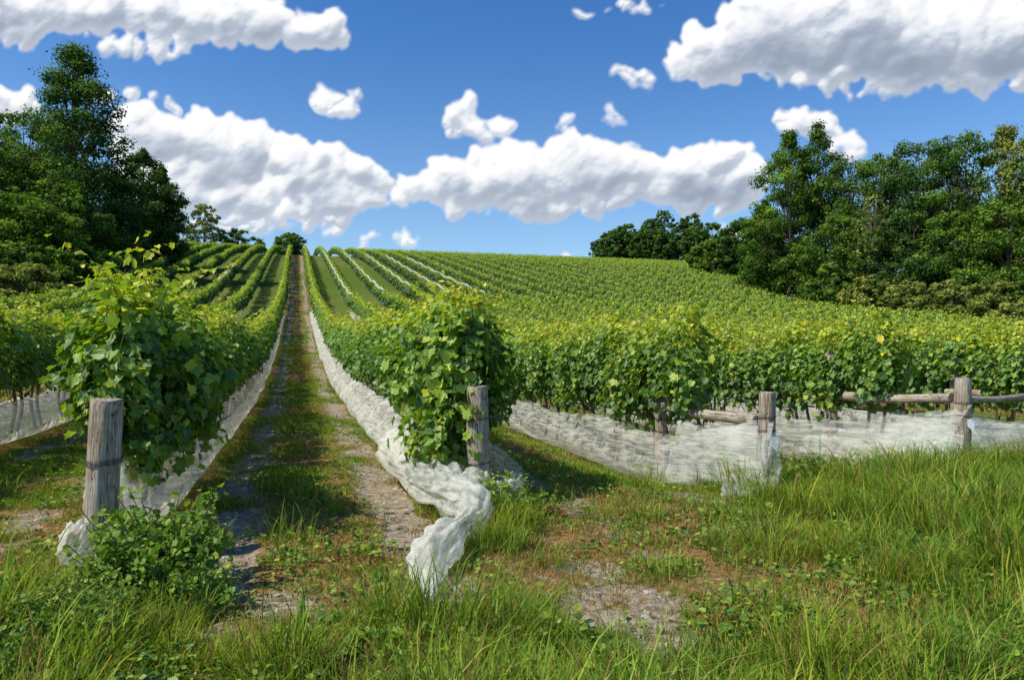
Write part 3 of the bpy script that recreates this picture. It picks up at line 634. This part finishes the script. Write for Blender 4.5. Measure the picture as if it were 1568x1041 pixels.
L_ = [('tall_tree', -56.5, 95, 41.5, 9.6, 'cone', D, 52000), ('broadleaf_tree', -65, 98, 33, 8, 'round', D, 26000), ('broadleaf_tree', -57.5, 115, 33.5, 5.4, 'column', D, 26000),
      ('broadleaf_tree', -56.0, 118, 31, 3.6, 'column', D, 18000), ('broadleaf_tree', -55, 82, 18.5, 6.5, 'round', G, 22000), ('broadleaf_tree', -54.5, 88, 22, 6, 'round', G, 20000),
      ('broadleaf_tree', -62, 90, 28, 7, 'round', G, 22000), ('shrub', -46.5, 70, 9.8, 4.5, 'shrub', O, 10000), ('shrub', -50, 76, 13, 5.5, 'shrub', G, 12000), ('shrub', -50, 84, 14, 5, 'shrub', G, 10000),
      ('slender_tree', -87.5, 210, 43, 4.8, 'sparse', Pm, 7000), ('round_bush', -79.6, 215, 36.6, 7.0, 'shrub', G, 8000), ('small_tree', -68, 226, 37.2, 4.6, 'round', G, 6000),
      ('shrub', -66, 125, 24.4, 6, 'shrub', D, 9000), ('shrub', -60, 108, 20.5, 6, 'shrub', D, 9000), ('shrub', -64, 133, 23, 5, 'shrub', D, 8000), ('shrub', -79, 160, 27, 6, 'shrub', G, 8000), ('shrub', -90, 190, 32, 6, 'shrub', G, 8000),
      ('broadleaf_tree', 47.8, 150, 28.2, 6, 'round', D, 14000), ('broadleaf_tree', 43, 158, 25, 5, 'round', G, 8000), ('tall_tree', 45.5, 121, 37.8, 6.0, 'column', G, 32000), ('tall_tree', 51, 123, 39.8, 5.8, 'column', D, 30000), ('broadleaf_tree', 42.5, 124, 27, 4.5, 'column', G, 14000),
      ('broadleaf_tree', 53, 116, 31.5, 6.5, 'round', D, 20000), ('broadleaf_tree', 55.5, 110, 31.0, 7, 'round', G, 24000), ('broadleaf_tree', 58, 105, 31.6, 7.2, 'round', D, 24000), ('broadleaf_tree', 61.6, 100, 31.5, 7.4, 'round', G, 28000),
      ('tall_tree', 65, 97, 31.3, 6.5, 'column', O, 22000), ('broadleaf_tree', 68, 92, 30, 7, 'round', G, 22000), ('broadleaf_tree', 74, 90, 29, 8, 'round', D, 14000), ('broadleaf_tree', 82, 88, 28, 8, 'round', G, 12000),
      ('broadleaf_tree', 48.5, 110, 21.5, 5.5, 'round', G, 18000), ('broadleaf_tree', 54.5, 101, 21, 5.5, 'round', D, 18000), ('broadleaf_tree', 57.7, 96, 19.5, 5.5, 'round', G, 18000), ('broadleaf_tree', 61.5, 91.5, 20, 6, 'round', G, 18000), ('bare_shrub', 51.0, 104, 23.5, 3.6, 'sparse', O, 2600),
      ('shrub', 44.5, 104, 13.6, 3.8, 'shrub', G, 8000), ('shrub', 47.5, 98, 11.5, 4, 'shrub', O, 8000), ('shrub', 49.5, 92, 10.2, 4, 'shrub', O, 8000), ('shrub', 52.5, 88, 10, 4, 'shrub', O, 8000), ('shrub', 56, 86, 10, 4.2, 'shrub', O, 8000), ('shrub', 60, 85, 10, 4.5, 'shrub', G, 8000), ('shrub', 66, 83, 9.5, 5, 'shrub', O, 8000),
      ('shrub', 52, 100, 12.5, 4.5, 'shrub', D, 7000), ('shrub', 57, 92, 12, 4.5, 'shrub', G, 7000), ('shrub', 64, 88, 12, 5, 'shrub', D, 7000)]
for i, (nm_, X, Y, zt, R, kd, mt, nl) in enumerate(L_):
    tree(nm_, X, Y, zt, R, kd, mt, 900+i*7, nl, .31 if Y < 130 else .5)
mb = MB()
for i, (X, Y, zt) in enumerate([(33, 262, 43), (37, 255, 44), (41, 260, 46), (45, 250, 43.5), (49, 258, 47.5), (54, 262, 51), (59, 255, 47), (64, 262, 50), (70, 258, 46), (76, 262, 44), (82, 255, 42), (90, 260, 41), (98, 255, 40), (62, 248, 43), (50, 249, 42)]):
    g_ = float(terrain(X, Y)); tree_into(mb, zt-g_, 5., 'round' if i % 3 else 'column', 40+i, 5000, .75, (X, Y, g_))
mb.build('distant_trees', [tree_leaf_dark, bark])

shed = bpy.data.objects.new('farm_shed', None); scene.collection.objects.link(shed); gx0, gy0 = 52.6, 165.; shed.location = (gx0, gy0, float(terrain(gx0, gy0))); shed.rotation_euler = (0, 0, .25)
mb = MB(); w, d, h = 3.4, 2.2, 1.9
mb.add(np.array([(-w, -d, -1), (w, -d, -1), (w, d, -1), (-w, d, -1), (-w, -d, h), (w, -d, h), (w, d, h), (-w, d, h)]), [[0, 1, 5, 4], [1, 2, 6, 5], [2, 3, 7, 6], [3, 0, 4, 7]])
o1 = mb.build('walls', [plain('shed_boards', (.3, .27, .22), .9)]); o1.parent = shed
mb = MB(); w += .3; d += .3
mb.add(np.array([(-w, -d, h-.05), (w, -d, h-.05), (w, 0, h+.7), (-w, 0, h+.7), (w, d, h-.05), (-w, d, h-.05)]), [[0, 1, 2, 3], [3, 2, 4, 5]])
o1 = mb.build('roof', [plain('shed_roof', (.5, .49, .47), .5)]); o1.parent = shed

# ------------------------------------------------------------ clouds
ell = [(100, 20, 270, 54), (330, 35, 160, 50), (455, 48, 90, 46), (230, 82, 100, 28), (0, 158, 52, 36), (205, 155, 70, 15),
       (300, 222, 145, 54), (235, 205, 80, 36), (400, 250, 130, 50), (510, 268, 100, 50), (430, 305, 210, 40), (270, 285, 120, 48), (420, 335, 130, 28), (350, 352, 90, 20),
       (518, 162, 34, 22), (545, 142, 18, 14), (705, 180, 38, 32), (745, 192, 48, 22), (700, 285, 85, 44), (780, 275, 105, 58), (800, 235, 50, 28), (900, 238, 60, 46), (900, 275, 105, 50), (860, 308, 230, 36),
       (1030, 290, 80, 52), (1095, 285, 84, 60), (1110, 244, 40, 28), (1180, 65, 145, 66), (1300, 45, 180, 78), (1450, 70, 210, 78), (1350, 115, 220, 38), (1090, 92, 80, 44), (1230, 10, 160, 36), (1500, 120, 110, 40), (978, 124, 26, 19), (873, 177, 14, 15), (938, 181, 17, 15),
       (1230, 196, 58, 34), (1295, 230, 30, 30), (560, 374, 38, 17), (628, 375, 26, 15), (850, 388, 40, 15), (905, 8, 34, 16), (980, 8, 46, 18), (1140, 350, 60, 20), (965, 232, 16, 15)]
px = 1/1132.
CU = np.linspace(-.98, .98, 1650); CV = np.linspace(.10, .60, 421); hs_ = CU[1]-CU[0]; dv_ = CV[1]-CV[0]
UU, VV = np.meshgrid(CU, CV)
wu = UU+.026*(fbm(UU*12, VV*12, 1, 4)-.5)*2+.013*(fbm(UU*50, VV*50, 4, 5)-.5)*2
wv = VV+.020*(fbm(UU*12, VV*12, 7, 4)-.5)*2+.013*(fbm(UU*50, VV*50, 9, 5)-.5)*2
Hf = np.zeros_like(UU); Hs2 = np.zeros_like(UU); TOP = np.zeros_like(UU); WT = np.zeros_like(UU)+1e-6; cr_ = np.random.RandomState(11)
for (cx, cy, rx, ry) in ell:
    n = int(12+rx*ry/110)
    for _ in range(n):
        a_ = cr_.rand()*6.283; q = math.sqrt(cr_.rand()); sy = math.sin(a_)*q
        r_ = ry*(.22+.50*cr_.rand()**1.3)*(1-.25*q)
        if sy < 0: sy *= .6; r_ *= .85
        x0 = (cx+rx*.86*math.cos(a_)*q-784)*px; y0 = (535-cy)*px+ry*.72*sy*px; r_ *= px
        i0 = max(0, int((x0-r_-.04-CU[0])/hs_)); i1 = min(len(CU), int((x0+r_+.04-CU[0])/hs_)+1)
        j0 = max(0, int((y0-r_-.04-CV[0])/dv_)); j1 = min(len(CV), int((y0+r_+.04-CV[0])/dv_)+1)
        if i1 <= i0 or j1 <= j0: continue
        d2 = ((wu[j0:j1, i0:i1]-x0)**2+(wv[j0:j1, i0:i1]-y0)**2)/r_**2
        b_ = np.clip(1-d2, 0, 1)
        Hf[j0:j1, i0:i1] = np.maximum(Hf[j0:j1, i0:i1], r_*np.sqrt(b_))
        Hs2[j0:j1, i0:i1] += r_*b_*.5
        rel = (wv[j0:j1, i0:i1]-(535-cy)*px)/(ry*px)
        TOP[j0:j1, i0:i1] += rel*b_; WT[j0:j1, i0:i1] += b_
def blur(A, k):
    kk = np.hanning(2*k+3)[1:-1]; kk /= kk.sum(); r = 0
    for i, w_ in enumerate(kk): r = r+w_*np.roll(A, i-k, 0)
    r2 = 0
    for i, w_ in enumerate(kk): r2 = r2+w_*np.roll(r, i-k, 1)
    return r2
fine = fbm(UU*40, VV*55, 13, 6)
body = blur(Hf, 4)
alpha = sstep(.05, 1.35, np.minimum(body/.0070, 3)+2.6*(fine-.5))*sstep(.0002, .0012, body)
alpha = blur(alpha, 1)
Hs = .30*blur(Hf, 4)+.70*blur(Hf, 9)+.010*fbm(UU*24, VV*28, 17, 6)*sstep(0, .01, Hf)
gv, gu = np.gradient(Hs, dv_, hs_)
nl_ = np.sqrt(gu**2+gv**2+1); ndl = np.clip((gu*.42-gv*.80+.40)/nl_, 0, 1)
rel = blur(TOP, 8)/blur(WT, 8)+1.1*(fbm(UU*11, VV*15, 37, 5)-.5)
Hb = blur(np.minimum(Hs2, .05), 8); tau = 0
for k_ in range(1, 22):
    tau = tau+np.roll(np.roll(Hb, int(-round(k_*4*.95)), 0), int(round(k_*4*.25)), 1)*(1-k_/30)
tau = tau*4*hs_*520*(.5+1.0*fbm(UU*9, VV*12, 29, 4))
T1 = np.exp(-tau)*.6+.4*sstep(-.45, .45, rel)
size_ = sstep(.012, .04, blur(Hf, 14)*1.6)
T1 = T1*size_+(1-size_)*(.55+.45*T1)
br = np.clip(.05+.50*T1+.75*ndl*(.18+.82*T1), 0, 1.1)  # sunlit tops and shaded undersides computed here, baked into the cloud colour
br = br+.12*(1-alpha)*T1
br = blur(br, 1)
stops = np.array([0, .2, .42, .62, .85, 1.3]); cols = np.array([(.24, .29, .38), (.34, .40, .51), (.52, .58, .68), (.80, .84, .90), (1., 1., 1.), (1., 1., 1.)])
RGB = np.stack([np.interp(br, stops, cols[:, c]) for c in range(3)], -1)
dirs = np.stack([UU, np.ones_like(UU), VV], -1); dirs /= np.linalg.norm(dirs, axis=-1)[..., None]
a, b = UU.shape; idx = np.arange(a*b).reshape(a, b)
F = np.stack([idx[:-1, :-1], idx[:-1, 1:], idx[1:, 1:], idx[1:, :-1]], -1).reshape(-1, 4)
al = alpha.ravel(); F = F[al[F].max(1) > .01]
used = np.unique(F); remap = np.zeros(a*b, int); remap[used] = np.arange(len(used))
m, nt, o = new_mat('cloud_baked_light')
em = nt.nodes.new('ShaderNodeEmission'); nt.links.new(ATTR(nt, 'cloud_lit_col', 'Color'), em.inputs[0])  # clouds emit their painted light and shade; the sun lamp does not shade them
tr = nt.nodes.new('ShaderNodeBsdfTransparent')
nt.links.new(mixsh(nt, ATTR(nt, 'cloud_a'), tr.outputs[0], em.outputs[0]), o.inputs[0])
m.cycles.emission_sampling = 'NONE'
mb = MB(); mb.add((dirs.reshape(-1, 3)*5000)[used], remap[F]); cl_ob = mb.build('clouds', [m], smooth=True)
at = cl_ob.data.attributes.new('cloud_a', 'FLOAT', 'POINT'); at.data.foreach_set('value', al[used].astype(np.float32))
at = cl_ob.data.attributes.new('cloud_lit_col', 'FLOAT_COLOR', 'POINT'); at.data.foreach_set('color', np.concatenate([RGB.reshape(-1, 3)[used], np.ones((len(used), 1))], 1).astype(np.float32).ravel())

# ------------------------------------------------------------ world
SEL = math.radians(50)
sdir = Vector((math.cos(SEL)*-.90, math.cos(SEL)*-.43, math.sin(SEL))).normalized()
w = bpy.data.worlds.new('World'); scene.world = w; w.use_nodes = True; nt = w.node_tree; nt.nodes.clear()
out = nt.nodes.new('ShaderNodeOutputWorld')
sky = nt.nodes.new('ShaderNodeTexSky'); sky.sky_type = 'NISHITA'; sky.sun_disc = False
sky.sun_elevation = SEL; sky.sun_rotation = math.atan2(sdir.x, sdir.y); sky.air_density = 1.0; sky.dust_density = .8; sky.ozone_density = 2.5
tc = nt.nodes.new('ShaderNodeTexCoord'); sx = nt.nodes.new('ShaderNodeSeparateXYZ'); nt.links.new(tc.outputs['Generated'], sx.inputs[0])
tint = MIX(nt, MR(nt, sx.outputs[2], .08, .45), (.80, .97, 1.10, 1), (.34, .68, 1.04, 1))
b1 = nt.nodes.new('ShaderNodeBackground'); b1.inputs[1].default_value = .15
nt.links.new(MIX(nt, 1., sky.outputs[0], tint, 'MULTIPLY'), b1.inputs[0])
nt.links.new(b1.outputs[0], out.inputs[0])
sl = bpy.data.lights.new('sun', 'SUN'); sl.energy = 5.0; sl.angle = math.radians(.5); sl.color = (1, .94, .82)
so = bpy.data.objects.new('sun', sl); scene.collection.objects.link(so); so.rotation_mode = 'QUATERNION'; so.rotation_quaternion = sdir.to_track_quat('Z', 'Y')
cd = bpy.data.cameras.new('camera'); cd.lens = 26; cd.sensor_width = 36; cd.clip_start = .1; cd.clip_end = 9000
co = bpy.data.objects.new('camera', cd); scene.collection.objects.link(co); co.location = (0, 0, 1.7); co.rotation_euler = (math.radians(90.73), 0, 0)
scene.camera = co
